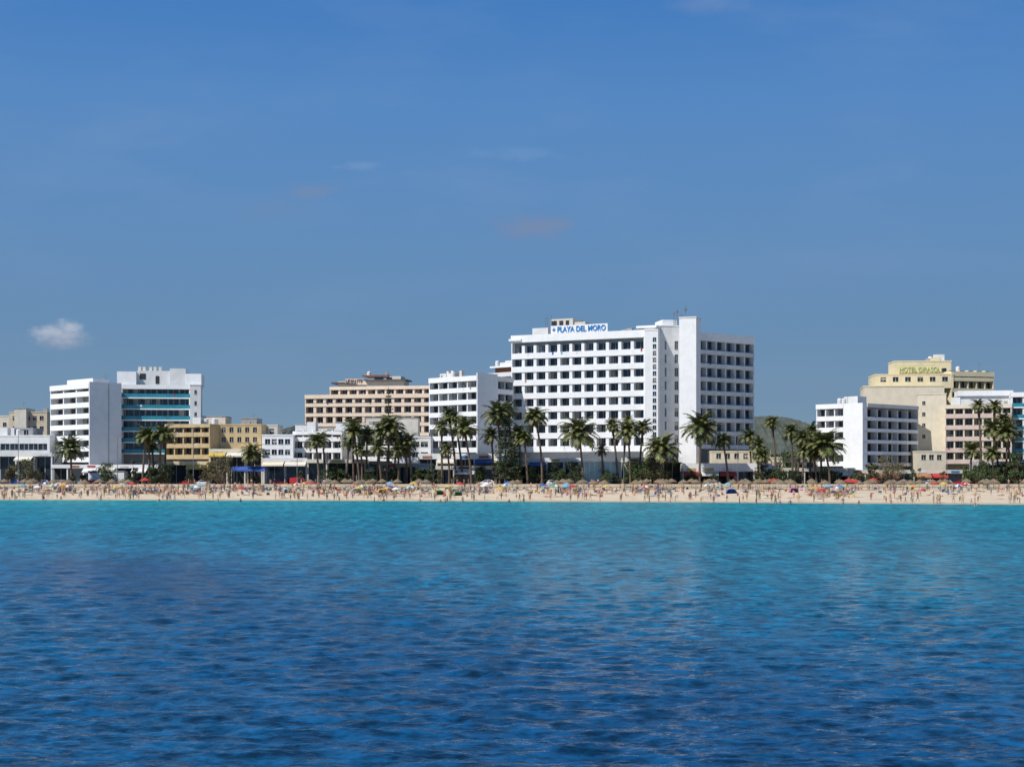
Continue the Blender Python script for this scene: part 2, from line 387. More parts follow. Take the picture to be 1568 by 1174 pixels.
# ================= right: white apartment block, right face's shade put into greyer materials
b=B('white_apartment_block')
F=W(1250,360,1321,350); z1=Zp(618,355)
fl,pt=floors(640,17.4,5,355,1.0,0.3)
um=F.uat(1291); F2=perp(F,1406)
balc(b,F,0,um,G,z1,fl,pt,3,F2.L-.2,dep=1.7,ph=0.9,pw=0.3,roofh=1.2,finR=False)
b.box('end_wall','white',F,um+0.02,F.L-0.02,-2.1,0,G,z1-.01)
balc(b,F2,2.15,F2.L,G,z1-.05,fl,pt,5,F.L-um-.2,wall='white2',rec='greywall',dep=2.0,ph=0.55,pw=0.3,wf=0.85,roofh=0.9,finL=False,gl='dark')
for z in fl: b.box('balcony_slabs','white2',F2,0.0,2.1,0.003,0.05,z-0.3,z)
clutter(b,F,1,F.L,z1,4,8); b.box('roof_penthouse','white2',F,5,9,-9,-5,z1+.03,z1+2)
b.finish()
# ================= cream hotel
b=B('cream_hotel')
F=W(1322,396,1446,392); z1=Zp(592,394); b.box('walls','cream2',F,0,F.L,-14,0,G,z1); b.box('roof','cream',F,-0.1,F.L+0.1,-14.1,0.1,z1,z1+0.4)
F2=W(1340,402,1460,400); z2=Zp(572,401)
winwall(b,F2,0,F2.L,z1,z2-0.4,12,evencols(0,F2.L,6,1.6),[(Zp(584,401),Zp(577,401))],wall='cream')
F3=W(1370,404,1457,403); z3=Zp(552,404)
winwall(b,F3,0,F3.L,z2,z3-0.4,9,evencols(0,F3.L,4,2.2),[(Zp(572,404)+0.3,Zp(564,404))],wall='cream')
F4=W(1457,400,1522,404); z4=Zp(569,402)
fl=[Zp(582,402),Zp(599,402),Zp(616,402)]
balc(b,F4,0,F4.L,G,z4,fl,3.1,5,12,wall='cream',par='cream',rec='cream2',dep=1.6,ph=0.8,wf=0.75,pw=0.3,roofh=1.4)
F5=W(1405,372,1449,370); winwall(b,F5,0,F5.L,G,Zp(604,371),8,[(1.2,2.0)],[(Zp(y,371)-0.5,Zp(y,371)+0.5) for y in (617,634,651,668)],wall='cream2')
clutter(b,F3,2,F3.L-2,z3,3,5); clutter(b,F4,1,F4.L-2,z4,3,5)
b.box('roof_penthouse','cream',F3,10.5,13,-6,-1,z3,z3+0.9)
b.finish()
sign('rooftop_yellow_sign','HOTEL GIRASOL',F3,F3.uat(1375),F3.uat(1441),0.5,Zp(571,404),Zp(561,404),'yellowboard','tealletter',fat=0.0)
b=B('cream_apartment_block')
F=W(1447,368,1549,362); z1=Zp(619,365); fl,pt=floors(636,17.5,5,365,1.0,0.3)
balc(b,F,0,F.L,G,z1,fl,pt,7,12,wall='cream2',par='pinkish',rec='beige',dep=1.6,ph=0.85,pw=0.35,roofh=1.0)
F2=W(1470,378,1548,376); b.box('roof_penthouse','white2',F2,0,F2.L,-6,0,z1,Zp(606,377)); b.box('roof_penthouse','white',F2,-0.5,F2.L+0.5,-6.5,0.5,Zp(606,377),Zp(598,377))
clutter(b,F,1,F.L,z1,4,6); b.finish()
b=B('blue_white_hotel')
F=W(1549,366,1640,362); fl,pt=floors(620,17.5,6,364,1.0,0.3)
balc(b,F,0,F.L,G,Zp(600,364),fl,pt,5,12,rail='tealglass',dep=1.6,ph=0.9); b.finish()

# ================= low rise
def low(name,items):
    b=B(name)
    for it in items:
        k=it[0]; pl,dl,pr,dr,yt=it[1:6]; o=it[6] if len(it)>6 else {}
        F=W(pl,dl,pr,dr); z1=Zp(yt,(dl+dr)/2)
        z0=G
        if k=='shop': shop(b,F,0,F.L,z1,wall=o.get('wall','white'),aw=o.get('aw'),fas=o.get('fas',0.9))
        elif k=='plain': b.box('walls',o.get('wall','white'),F,0,F.L,-8,0,z0,z1); b.box('roof','roofgrey',F,-0.08,F.L+0.08,-8.1,0.1,z1,z1+0.2)
        elif k=='win':
            n=o.get('n',4); hh=o.get('h',1.3)
            rows=[(Zp(y,dl)-hh/2,Zp(y,dl)+hh/2) for y in o['rows']]
            winwall(b,F,0,F.L,z0,z1-0.35,o.get('D',8),evencols(0,F.L,n,o.get('w',1.2)),rows,wall=o.get('wall','white'))
        elif k=='balc':
            fl,pt=floors(o['y'],o.get('p',17),o['nf'],(dl+dr)/2,0.9,0.3)
            balc(b,F,0,F.L,z0,z1,fl,pt,o['bays'],9,wall=o.get('wall','white'),par=o.get('par',o.get('wall','white')),rec=o.get('rec','greywall'),ph=0.8,pw=0.3,wf=0.7,roofh=0.9)
        if o.get('cl'): clutter(b,F,0.5,F.L-1,z1,o['cl'],6)
    return b.finish()
AW=['cloth4','offwhite','cream2','cloth1','offwhite']
low('beige_town_house',[('win',14,430,72,430,630,dict(rows=[640,656,672],n=5,wall='beige',cl=3)),('win',-60,440,16,440,636,dict(rows=[650,668],n=6,wall='offwhite',cl=3)),('plain',22,428,40,428,626,dict(wall='offwhite'))])
low('seafront_shop_row',[('win',-60,362,76,360,666,dict(rows=[684],n=9,w=2.4,h=1.6,wall='white2',cl=5)),('shop',-60,352,80,352,693,dict(aw=AW,wall='white2')),('win',-60,366,50,366,655,dict(rows=[662],n=8,wall='greywall'))])
low('hotel_terrace_building',[('shop',78,349,252,349,711,dict(aw=['cloth4','offwhite'],wall='white')),('plain',135,347,190,347,722,dict(wall='white'))])
low('ochre_town_house',[('balc',253,354,321,351,649,dict(y=665,p=17,nf=3,bays=5,wall='ochre',rec='peachrec',cl=3)),('win',321,356,400,356,649,dict(rows=[658,673],n=6,wall='ochre',w=1.0,cl=3)),
   ('shop',320,350,402,350,687,dict(wall='cream2',aw=['cloth3','offwhite','cream2'])),('plain',303,362,345,362,638,dict(wall='offwhite')),('plain',369,362,393,362,641,dict(wall='greywall')),('shop',250,349,322,349,706,dict(wall='cream',aw=['cream','cloth3']))])
low('pale_town_house',[('win',376,364,425,364,650,dict(rows=[660,676],n=4,wall='offwhite',cl=2)),('win',401,353,449,353,665,dict(rows=[676,692],n=4,w=1.3,wall='white')),('shop',402,348,470,348,701,dict(aw=AW,wall='white2'))])
low('white_town_house',[('balc',449,356,523,354,660,dict(y=672,p=17,nf=3,bays=5,cl=3,rec='greywall')),('plain',452,362,475,362,650,dict(wall='white2')),('plain',476,364,520,364,655,dict(wall='offwhite')),('plain',514,356,546,356,647),
   ('shop',470,347,560,347,703,dict(aw=AW,wall='offwhite'))])
low('white_guest_house',[('balc',546,356,602,354,651,dict(y=668,p=17,nf=3,bays=4,cl=3)),('win',600,352,660,352,668,dict(rows=[680,696],n=4,w=1.8,wall='white',cl=3)),('plain',560,364,640,364,640,dict(wall='offwhite')),
   ('shop',560,346,662,346,709,dict(aw=AW,wall='greywall'))])
low('seafront_restaurant',[('shop',640,350,784,350,694,dict(wall='white',aw=AW,fas=1.4)),('shop',662,345,760,345,713,dict(wall='offwhite',aw=['cloth4','cloth1']))])
low('beach_bar_building',[('shop',1045,345,1182,345,709,dict(wall='white',fas=2.0,aw=['cloth4','offwhite','cloth0'])),('win',1090,356,1180,356,690,dict(rows=[698],n=6,wall='cream2'))])
low('low_white_house',[('win',1180,352,1252,352,700,dict(rows=[712],n=4,wall='cream2',w=1.6)),('shop',1180,347,1310,347,716,dict(wall='offwhite',aw=AW))])
low('garden_house',[('shop',1300,346,1500,346,719,dict(wall='offwhite',aw=['cloth4','cloth0','offwhite','terracotta'])),('win',1405,360,1448,360,690,dict(rows=[700],n=3,wall='cream2')),('shop',1500,348,1660,348,706,dict(wall='offwhite',aw=AW))])
low('hotel_pool_terrace',[('shop',955,349,1046,349,700,dict(wall='white',fas=1.2)),('shop',784,350,890,348,701,dict(wall='white',fas=1.0,aw=AW))])
b=B('glazed_pavilion'); F=W(886,344,952,344)
mat('paleglass',(0.38,0.54,0.55),rough=0.15,spec=0.7)
zt=Zp(705,344); b.box('glass_walls','paleglass',F,0.1,F.L-0.1,-6,-0.1,G,zt-0.3); b.box('roof','white',F,-0.3,F.L+0.3,-6.4,0.4,zt-0.3,zt)
for i in range(9): u=i*(F.L-0.12)/8; b.box('mullions','white',F,u,u+0.12,-0.1,0.02,G,zt-0.3)
b.box('mullions','white',F,0,F.L,-0.09,0.01,G+1.5,G+1.6); b.finish()

# ================= ground
def shore(x):
    xx=max(-170,min(170,x)); return 277-0.22*xx-0.0008*xx*xx
def gz(x,y):
    s=y-shore(x)
    t=(336-shore(x))
    if s<0: return max(-3.0,s*0.07)
    return 2.0*(s/t)**0.75 if s<t else 2.0
xs=list(np.concatenate([[-6000,-2500,-900,-400],np.arange(-260,261,4),[400,900,2500,6000]]))
srel=[-4000,-300,-60,-25,-10,-5,-2,0]
V=[];Fc=[];mi=[]
rowsdef=[('s',v) for v in srel]+[('t',t) for t in np.linspace(0.04,1,14)]+[('y',336.6),('y',337.0),('y',420),('y',700),('y',1500),('y',6000)]
for k,v in rowsdef:
    for x in xs:
        if k=='s': y=shore(x)+v; z=gz(x,y)
        elif k=='t': y=shore(x)+v*(336-shore(x)); z=gz(x,y)+(random.uniform(-.05,.05) if 0.1<v<0.95 else 0)
        else: y=v; z=2.0 if v<336.9 else 2.396
        V.append((x,y,z))
nx=len(xs); ns=len(rowsdef)
for j in range(ns-1):
    for i in range(nx-1):
        Fc.append((j*nx+i,j*nx+i+1,(j+1)*nx+i+1,(j+1)*nx+i)); mi.append(0 if j<ns-6 else 1)
m=bpy.data.materials.new('sand'); m.use_nodes=True; MATS['sand']=m; nt=m.node_tree; nb=NB(nt); bs=nt.nodes['Principled BSDF']
geo=nt.nodes.new('ShaderNodeNewGeometry'); pos=geo.outputs['Position']; sp=nt.nodes.new('ShaderNodeSeparateXYZ'); nt.links.new(pos,sp.inputs[0])
n1=nb.noise(pos,0.35,6,0.6); dry=nb.mix(nb.sm(n1,0.35,0.7),(0.60,0.50,0.37,1),(0.47,0.38,0.27,1))
wet=nb.sm(nb.m('ADD',sp.outputs[2],nb.m('MULTIPLY',n1,0.2)),0.16,0.4)
nt.links.new(nb.mix(wet,(0.36,0.30,0.21,1),dry),bs.inputs['Base Color']); bs.inputs['Roughness'].default_value=0.9
bp=nt.nodes.new('ShaderNodeBump'); bp.inputs['Strength'].default_value=0.8; bp.inputs['Distance'].default_value=0.2
nt.links.new(nb.noise(pos,2.0,5,0.6),bp.inputs['Height']); nt.links.new(bp.outputs[0],bs.inputs['Normal'])
mat('land',(0.22,0.19,0.13),col2=(0.08,0.09,0.04),scale=0.02)
addobj('ground',newmesh('ground',V,Fc,['sand','land'],mi))
mb=MB()
mb.box(-400,400,336.8,337.2,1.7,2.9,'beige'); addobj('promenade_wall',mb.mesh('promenade_wall'))
mb=MB(); mb.box(-400,400,337.2,341.0,2.2,2.52,'paving'); mb.box(-400,400,341.0,341.2,2.2,2.53,'kerb')
mb.box(-400,400,347.0,347.2,2.2,2.53,'kerb')
addobj('promenade_pavement',mb.mesh('promenade_pavement'))
mb=MB(); mb.box(-400,400,341.2,347.0,2.2,2.404,'asphalt')
for i in range(130): mb.add([(-390+i*6,344.05,2.409),(-387+i*6,344.05,2.409),(-387+i*6,344.17,2.409),(-390+i*6,344.17,2.409)],[(0,1,2,3)],'roadpaint')
addobj('seafront_road',mb.mesh('seafront_road'))

# hills
mat('hillgreen_hazed',(0.085,0.10,0.08),col2=(0.045,0.058,0.052),scale=0.05,fine=0.12,rough=0.9)  # wooded green with distance haze greyed into the colour
def hillh(px):
    h=6
    for c,w,a in ((1200,135,90),(1060,130,64),(440,70,76),(330,120,58),(560,160,62),(800,300,60),(1420,150,66),(60,150,30),(1700,200,60)):
        h=max(h,a*math.exp(-abs((px-c)/w)**2.6))
    return h
V=[];Fc=[]; NX=620; NY=14
for j in range(NY):
    for i in range(NX):
        px_=-700+i*(2968/NX); d=2400+j*60
        t=math.sin(math.pi*0.5*min(1,j/8)) 
        hh=(hillh(px_)*2650/f+6)*t
        x=(px_-784)/f*2650
        V.append((x,d,hh+ (R(-2.5,4) if j>2 else 0)+3*math.sin(x*0.02+j)))
for j in range(NY-1):
    for i in range(NX-1): Fc.append((j*NX+i,j*NX+i+1,(j+1)*NX+i+1,(j+1)*NX+i))
addobj('hills',newmesh('hills',V,Fc,['hillgreen_hazed']))

# ================= sea
m=bpy.data.materials.new('sea_water'); m.use_nodes=True; MATS['sea_water']=m; nt=m.node_tree; nb=NB(nt); bs=nt.nodes['Principled BSDF']
geo=nt.nodes.new('ShaderNodeNewGeometry'); pos=geo.outputs['Position']; sp=nt.nodes.new('ShaderNodeSeparateXYZ'); nt.links.new(pos,sp.inputs[0])
X,Y,Z=sp.outputs[0],sp.outputs[1],sp.outputs[2]
cr=nt.nodes.new('ShaderNodeValToRGB'); el=cr.color_ramp.elements
fac=nb.m('DIVIDE',Y,300.0,clamp=True); nt.links.new(fac,cr.inputs[0])
el[0].position=0.0; el[0].color=(0.003,0.046,0.115,1); el[1].position=1.0; el[1].color=(0.03,0.28,0.26,1)
for p_,c in ((0.12,(0.003,0.050,0.124)),(0.2,(0.003,0.067,0.147)),(0.33,(0.003,0.097,0.176)),(0.5,(0.003,0.126,0.198)),(0.75,(0.004,0.16,0.215)),(0.93,(0.008,0.20,0.238))):
    e=el.new(p_); e.color=c4(c)
big=nb.noise(nb.vmul(pos,(1.0,0.5,1)),0.06,4,0.55)
s=nb.m('ADD',nb.m('ADD',X,nb.m('MULTIPLY',nb.m('SUBTRACT',Y,33.0),0.53)),-3.0)
band=nb.m('SUBTRACT',1.0,nb.m('DIVIDE',nb.m('ABSOLUTE',s),15.0))
band=nb.m('ADD',band,nb.m('MULTIPLY',nb.m('SUBTRACT',big,0.5),1.6))
mask=nb.m('MULTIPLY',nb.sm(band,-0.1,1.0),nb.sm(Y,85,112,1,0))
colr=nb.mix(nb.m('MULTIPLY',mask,0.85),cr.outputs[0],(0.002,0.034,0.095,1))
rt=nb.sm(X,-20,25)
colr=nb.mix(nb.m('MULTIPLY',nb.m('MULTIPLY',rt,nb.sm(Y,35,80)),0.35),colr,(0.005,0.15,0.18,1))
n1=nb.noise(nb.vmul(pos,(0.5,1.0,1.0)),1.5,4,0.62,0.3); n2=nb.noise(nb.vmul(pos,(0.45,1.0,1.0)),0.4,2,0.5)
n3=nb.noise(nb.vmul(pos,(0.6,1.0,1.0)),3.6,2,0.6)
ripple_light=nb.sm(nb.m('ADD',nb.m('MULTIPLY',n1,0.6),nb.m('MULTIPLY',n3,0.4)),0.38,0.62,0.40,1.75)  # bright crests and dark troughs painted into the base colour by noise
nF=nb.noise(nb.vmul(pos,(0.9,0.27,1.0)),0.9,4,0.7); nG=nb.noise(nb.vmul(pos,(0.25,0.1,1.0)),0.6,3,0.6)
ripple_light=nb.m('MULTIPLY',ripple_light,nb.m('ADD',1.0,nb.m('MULTIPLY',nb.sm(Y,35,110,0.35,1.0),nb.m('ADD',nb.sm(nF,0.36,0.64,-0.38,0.44),nb.sm(nG,0.4,0.62,-0.12,0.12)))))  # far ripple streaks painted in too, as lighter and darker dashes
vm=nt.nodes.new('ShaderNodeVectorMath'); vm.operation='SCALE'; nt.links.new(colr,vm.inputs[0]); nt.links.new(ripple_light,vm.inputs['Scale'])
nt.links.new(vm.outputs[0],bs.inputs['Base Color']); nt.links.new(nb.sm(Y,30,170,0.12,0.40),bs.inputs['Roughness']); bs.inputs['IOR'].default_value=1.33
bs.inputs['Specular IOR Level'].default_value=0.45
bp=nt.nodes.new('ShaderNodeBump'); bp.inputs['Distance'].default_value=0.2
nt.links.new(nb.sm(Y,30,110,0.65,1.0),bp.inputs['Strength'])
nt.links.new(nb.m('ADD',nb.m('ADD',n1,nb.m('MULTIPLY',n2,0.25)),nb.m('MULTIPLY',n3,0.3)),bp.inputs['Height']); nt.links.new(bp.outputs[0],bs.inputs['Normal'])
ys=np.linspace(8442/13.0,8442/310.0,900); dd=8442/ys
NR=len(dd); NC=680
tt=np.linspace(-1,1,NC)
D2=np.repeat(dd[:,None],NC,1); X2=tt[None,:]*(4+0.41*D2)
dy=np.gradient(dd)[:,None]
Zw=np.zeros_like(D2)
rng=np.random.RandomState(3)
for k in range(80):
    lam=0.24*(2.7/0.24)**(rng.rand()**1.1)
    ang=rng.normal(0,0.45)+0.12
    kk=2*np.pi/lam; kx=kk*math.sin(ang); ky=kk*math.cos(ang)
    amp=0.0058*lam**0.92*rng.uniform(0.5,1.3)
    wgt=np.clip(lam*abs(math.cos(ang))/(2.2*dy)-0.6,0,1)
    r1=rng.rand()*6
    ph=kx*X2+ky*D2+rng.rand()*6.28+1.2*np.sin(0.5*X2+0.31*D2+r1)+0.8*np.sin(1.3*X2-0.7*D2+r1*2)
    Zw+=amp*wgt*(np.sin(ph)+0.25*np.sin(2*ph))*(0.8+0.4*np.sin(0.35*X2+0.2*D2+r1*3))
sh=277-0.22*X2-0.0008*X2**2
Zw*=np.clip((sh-D2)/60+0.08,0.08,1)
co=np.stack([X2,D2,Zw],-1).reshape(-1,3)
idx=np.arange(NR*NC).reshape(NR,NC)
q=np.stack([idx[:-1,:-1],idx[:-1,1:],idx[1:,1:],idx[1:,:-1]],-1).reshape(-1,4)
ox=len(co); outer=np.array([(-6000,-4000,-0.25),(6000,-4000,-0.25),(6000,420,-0.25),(-6000,420,-0.25)],float)
co=np.concatenate([co,outer]); q=np.concatenate([q,np.array([[ox,ox+1,ox+2,ox+3]])])
me=bpy.data.meshes.new('sea_water'); me.vertices.add(len(co)); me.vertices.foreach_set('co',co.astype(np.float32).ravel())
me.loops.add(q.size); me.loops.foreach_set('vertex_index',q.astype(np.int32).ravel()); me.polygons.add(len(q))
me.polygons.foreach_set('loop_start',np.arange(0,q.size,4,dtype=np.int32)); me.polygons.foreach_set('loop_total',np.full(len(q),4,np.int32))
me.polygons.foreach_set('use_smooth',[True]*len(q)); me.update(calc_edges=True)
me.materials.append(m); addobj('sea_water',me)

# ================= vegetation
def palm(px,d,yc,r,lean=0.0,thick=1.0,nf=46,dead=10):
    x,y=P(px,d); zt=Zp(yc,d); h=zt-G; Lf=r*d/f*1.38
    mb=MB(); pts=[];rad=[]
    ph=R(0,6.28)
    for i in range(11):
        t=i/10; pts.append((lean*t*t*h*0.12+0.1*math.sin(t*4+ph),0.1*math.cos(t*3+ph)-0.1*math.cos(ph),t*h)); rad.append((0.30-0.10*t+(0.14 if t>0.85 else 0)+(0.1 if i==0 else 0))*thick)
    mb.tube(pts,rad,'trunk',8)
    top=Vector(pts[-1]); 
    for k in range(nf+dead):
        isd=k>=nf
        a=k*2.39996+R(-.2,.2)
        e=math.radians(80-100*(k/nf)**0.9+R(-8,8)) if not isd else math.radians(R(-50,-75))
        L=Lf*R(0.8,1.1)*(1 if not isd else 0.6); n=8; droop=math.radians(R(60,100)) if not isd else math.radians(15)
        p=top+Vector((0,0,0.1)); mn='deadfrond' if isd else ('frond' if random.random()<0.55 else 'frond2')
        prev=p.copy()
        for j in range(n):
            t=(j+0.5)/n; ee=e-droop*t*t
            dv=Vector((math.cos(a)*math.cos(ee),math.sin(a)*math.cos(ee),math.sin(ee)))
            q=prev+dv*(L/n)
            side=Vector((-math.sin(a),math.cos(a),0)); up=side.cross(dv)*-1
            if up.z<0: up=-up
            mb.add([tuple(prev+side*0.035),tuple(prev-side*0.035),tuple(q-side*0.025),tuple(q+side*0.025)],[(0,1,2,3)],mn)
            if j>0:
                ll=L*0.26*math.sin(math.pi*min(1,0.15+0.85*t))**0.6*(1 if not isd else .6)
                for sgn in (-1,1):
                    for w_ in (0.1,0.43,0.77):
                        o=prev.lerp(q,w_)
                        tip=o+(side*sgn*0.8+dv*0.55-Vector((0,0,0.25+R(0,.3)))+up*0.15)*ll*R(.8,1.1)
                        wd=dv*0.056*L/2.5
                        mid=o.lerp(tip,0.5)+Vector((0,0,0.03))
                        mb.add([tuple(o-wd*.7),tuple(mid-wd*1.1),tuple(tip),tuple(mid+wd*1.1),tuple(o+wd*.7)],[(0,1,2,3,4)],mn)
            prev=q
    return addobj('palm_tree',mb.mesh('palm_tree'),(x,y,G))
PALMS=[(110,340,688,22),(219,340,668,16),(228,343,672,15),(243,341,666,18),(252,344,670,14),(385,340,695,18),(489,341,677,15),(498,345,673,13),(541,344,655,15),(550,341,662,18),(562,345,668,15),(577,342,660,18),(592,341,655,20),(604,344,672,15),
(630,342,678,15),(622,344,690,12),(676,342,655,14),(697,345,636,13),(708,344,641,13),(721,340,658,20),(766,341,636,22),(783,345,630,15),(797,342,668,18),(808,340,672,14),(830,341,640,19),(893,340,664,27),(946,343,651,12),(953,345,646,10),
(966,341,662,20),(980,344,655,15),(1011,339,690,26),(1000,343,680,14),(1072,340,657,27),(1115,341,676,15),(1151,346,670,15),(1160,343,683,14),(1189,348,648,13),(1213,346,662,15),(1222,343,672,15),(1240,347,660,13),(1270,340,684,27),(1163,340,700,14),(1487,344,690,15),
(1503,350,622,12),(1521,352,622,12),(1529,344,658,17),(1541,342,664,20),(1258,346,672,12),(555,340,690,13),(583,340,686,14),(688,341,690,12),(1230,342,690,13),(1520,341,695,14),(1549,345,645,14),(757,344,668,15),(1250,342,695,14),(610,341,690,14),(530,344,680,12),(236,345,685,12),(925,343,690,11)]
for p_ in PALMS: palm(p_[0],p_[1],p_[2],p_[3],lean=R(-1,1),nf=54 if p_[3]>18 else 42,dead=14 if p_[3]>18 else 8)
def leafq(mb,c,s,mn):
    a=Vector((R(-1,1),R(-1,1),R(-1,1))).normalized(); b_=a.orthogonal().normalized(); c_=a.cross(b_)
    c=Vector(c); mb.add([tuple(c-b_*s),tuple(c-c_*s*.6),tuple(c+b_*s),tuple(c+c_*s*.6)],[(0,1,2,3)],mn)
def norfolk(px,d,ytop,halfpx,dens=1.0,name='norfolk_pine'):
    x,y=P(px,d); h=Zp(ytop,d)-G; W_=halfpx*d/f; mb=MB()
    mb.tube([(0,0,0),(0,0,h*0.5),(0,0,h)],[0.35,0.22,0.04],'trunk',8)
    z=h*0.12 if dens>0.8 else h*0.28
    while z<h*0.99:
        t=z/h; L=W_*(1-t)**0.7*R(.75,1.1)*1.15; a0=R(0,6)
        nb_=6
        for k in range(nb_):
            if random.random()<0.12: continue
            a=a0+k*6.283/nb_+R(-.2,.2); LL=L*R(.7,1.1); p=[]
            for j in range(5):
                s_=j/4; p.append((math.cos(a)*LL*s_,math.sin(a)*LL*s_,z-0.35*s_*LL*0.4+0.35*s_*s_*LL*0.5))
            mb.tube(p,[0.06,0.05,0.04,0.03,0.01],'trunk',4,False)
            for q_ in range(int((36 if dens>0.8 else 24)*max(0.4,LL/3))):
                s_=R(0.2,1); side=R(-1,1)*0.32*LL*(1.1-s_*0.7)
                leafq(mb,(math.cos(a)*LL*s_-math.sin(a)*side,math.sin(a)*LL*s_+math.cos(a)*side,z-0.14*s_*LL+0.175*s_*s_*LL+R(-.12,.15)),R(.12,.28),'pineleaf' if random.random()<.75 else 'leaf')
        z+=0.5 if dens>0.8 else 0.8
    addobj(name,mb.mesh(name),(x,y,G))
norfolk(774,340,640,32,dens=1.0); norfolk(595,348,592,22,dens=0.5); norfolk(788,350,655,18,dens=.9)
def bush(px,d,ytop,halfpx,mn='leaf',name='shrub',n=26,mn2='leaf'):
    x,y=P(px,d); h=Zp(ytop,d)-G; W_=halfpx*d/f; mb=MB()
    for k in range(n):
        a=R(0,6.28); rr=math.sqrt(random.random()); 
        zc=h*R(.2,.9); sh_=math.sqrt(max(0.1,1-((zc/h-.5)/.62)**2))
        c=(math.cos(a)*rr*W_*sh_*0.85,math.sin(a)*rr*W_*sh_*0.85,zc); rc=R(.22,.4)*min(W_,h)
        mb.tube([(0,0,0.0),(c[0]*.4,c[1]*.4,c[2]*.5),c],[0.12,0.07,0.03],'trunk',4,False)
        for q_ in range(70):
            v=Vector((random.gauss(0,1),random.gauss(0,1),random.gauss(0,1))).normalized()*rc*R(.5,1.1)
            leafq(mb,(c[0]+v.x,c[1]+v.y,max(0.1,c[2]+v.z*.8)),R(.10,.22),mn if random.random()<.7 else mn2)
    addobj(name,mb.mesh(name),(x,y,G))
bush(45,340,702,20,'tamarisk'); bush(20,342,708,12,'tamarisk'); bush(165,341,708,17,'leaf'); bush(337,339,695,24,'tamarisk','tamarisk_tree',mn2='tamarisk'); bush(318,342,705,12,'tamarisk',mn2='tamarisk')
bush(1360,339,695,28,'tamarisk','tamarisk_tree',32,mn2='tamarisk'); bush(1335,341,705,12,'tamarisk'); bush(1556,341,688,16,'leaf','leafy_tree'); bush(1585,343,690,22,'leaf','leafy_tree')
bush(1012,341,696,28,'tamarisk',mn2='leaf'); bush(1168,341,712,14,'leaf'); bush(640,343,715,9,'leaf'); bush(515,343,712,12,'leaf'); bush(735,343,712,10,'leaf'); bush(860,343,717,12,'leaf'); bush(1500,343,708,12,'leaf'); bush(968,343,704,18,'leaf'); bush(812,343,712,10,'leaf'); bush(575,343,712,12); bush(605,344,715,10)
bush(1205,352,690,22,'leaf','leafy_tree'); bush(1232,354,688,16,'leaf','leafy_tree'); bush(1165,356,680,14,'leaf','leafy_tree')
bush(985,342,700,14,'leaf'); bush(790,341,705,14,'pineleaf'); bush(1480,342,712,12,'leaf'); bush(1535,342,706,14,'tamarisk')
for k in range(26): bush(R(-10,1580),R(338.5,343.5),R(716,727),R(6,13),random.choice(['leaf','pineleaf','tamarisk']),n=9)
for k in range(34):
    sg=random.choice([(760,1045),(760,1045),(530,660),(1140,1290),(200,260),(1480,1580)]); bush(R(*sg),R(338.5,344.5),R(700,722),R(9,18),random.choice(['leaf','pineleaf','pineleaf']),n=14,mn2='pineleaf')
mb=MB()
for k in range(150):
    px_=R(1150,1255) if k<90 else R(400,470); d=R(430,520); x,y=P(px_,d); z=G+R(2,9)
    for q_ in range(60):
        v=Vector((random.gauss(0,1),random.gauss(0,1),random.gauss(0,1))).normalized()*R(1.0,2.6)
        leafq(mb,(x+v.x,y+v.y,z+v.z*.8),R(.25,.5),'leaf' if random.random()<.6 else 'pineleaf')
addobj('distant_tree_mass',mb.mesh('distant_tree_mass'))

# ================= street lamps
def lamp(px,d,yt):
    x,y=P(px,d); h=Zp(yt,d)-G; mb=MB()
    mb.tube([(0,0,0),(0,0,0.5),(0,0,0.55),(0,0,h)],[0.16,0.16,0.09,0.06],'metal',8); mb.tube([(0,0,h),(0.5,0,h+0.25),(1.1,0,h+0.3)],[0.06,0.05,0.05],'metal',6)
    mb.box(0.9,1.6,-0.15,0.15,h+0.2,h+0.33,'metal'); mb.box(1.0,1.5,-0.1,0.1,h+0.14,h+0.197,'frame')
    addobj('street_lamp',mb.mesh('street_lamp'),(x,y,G),rotz=R(-.5,.5))
for a in ((28,341,660),(296,341,655),(455,341,668),(1366,341,655),(955,341,660),(1130,341,670),(660,341,662),(1450,341,668),(180,341,668),(1195,341,668)): lamp(*a)

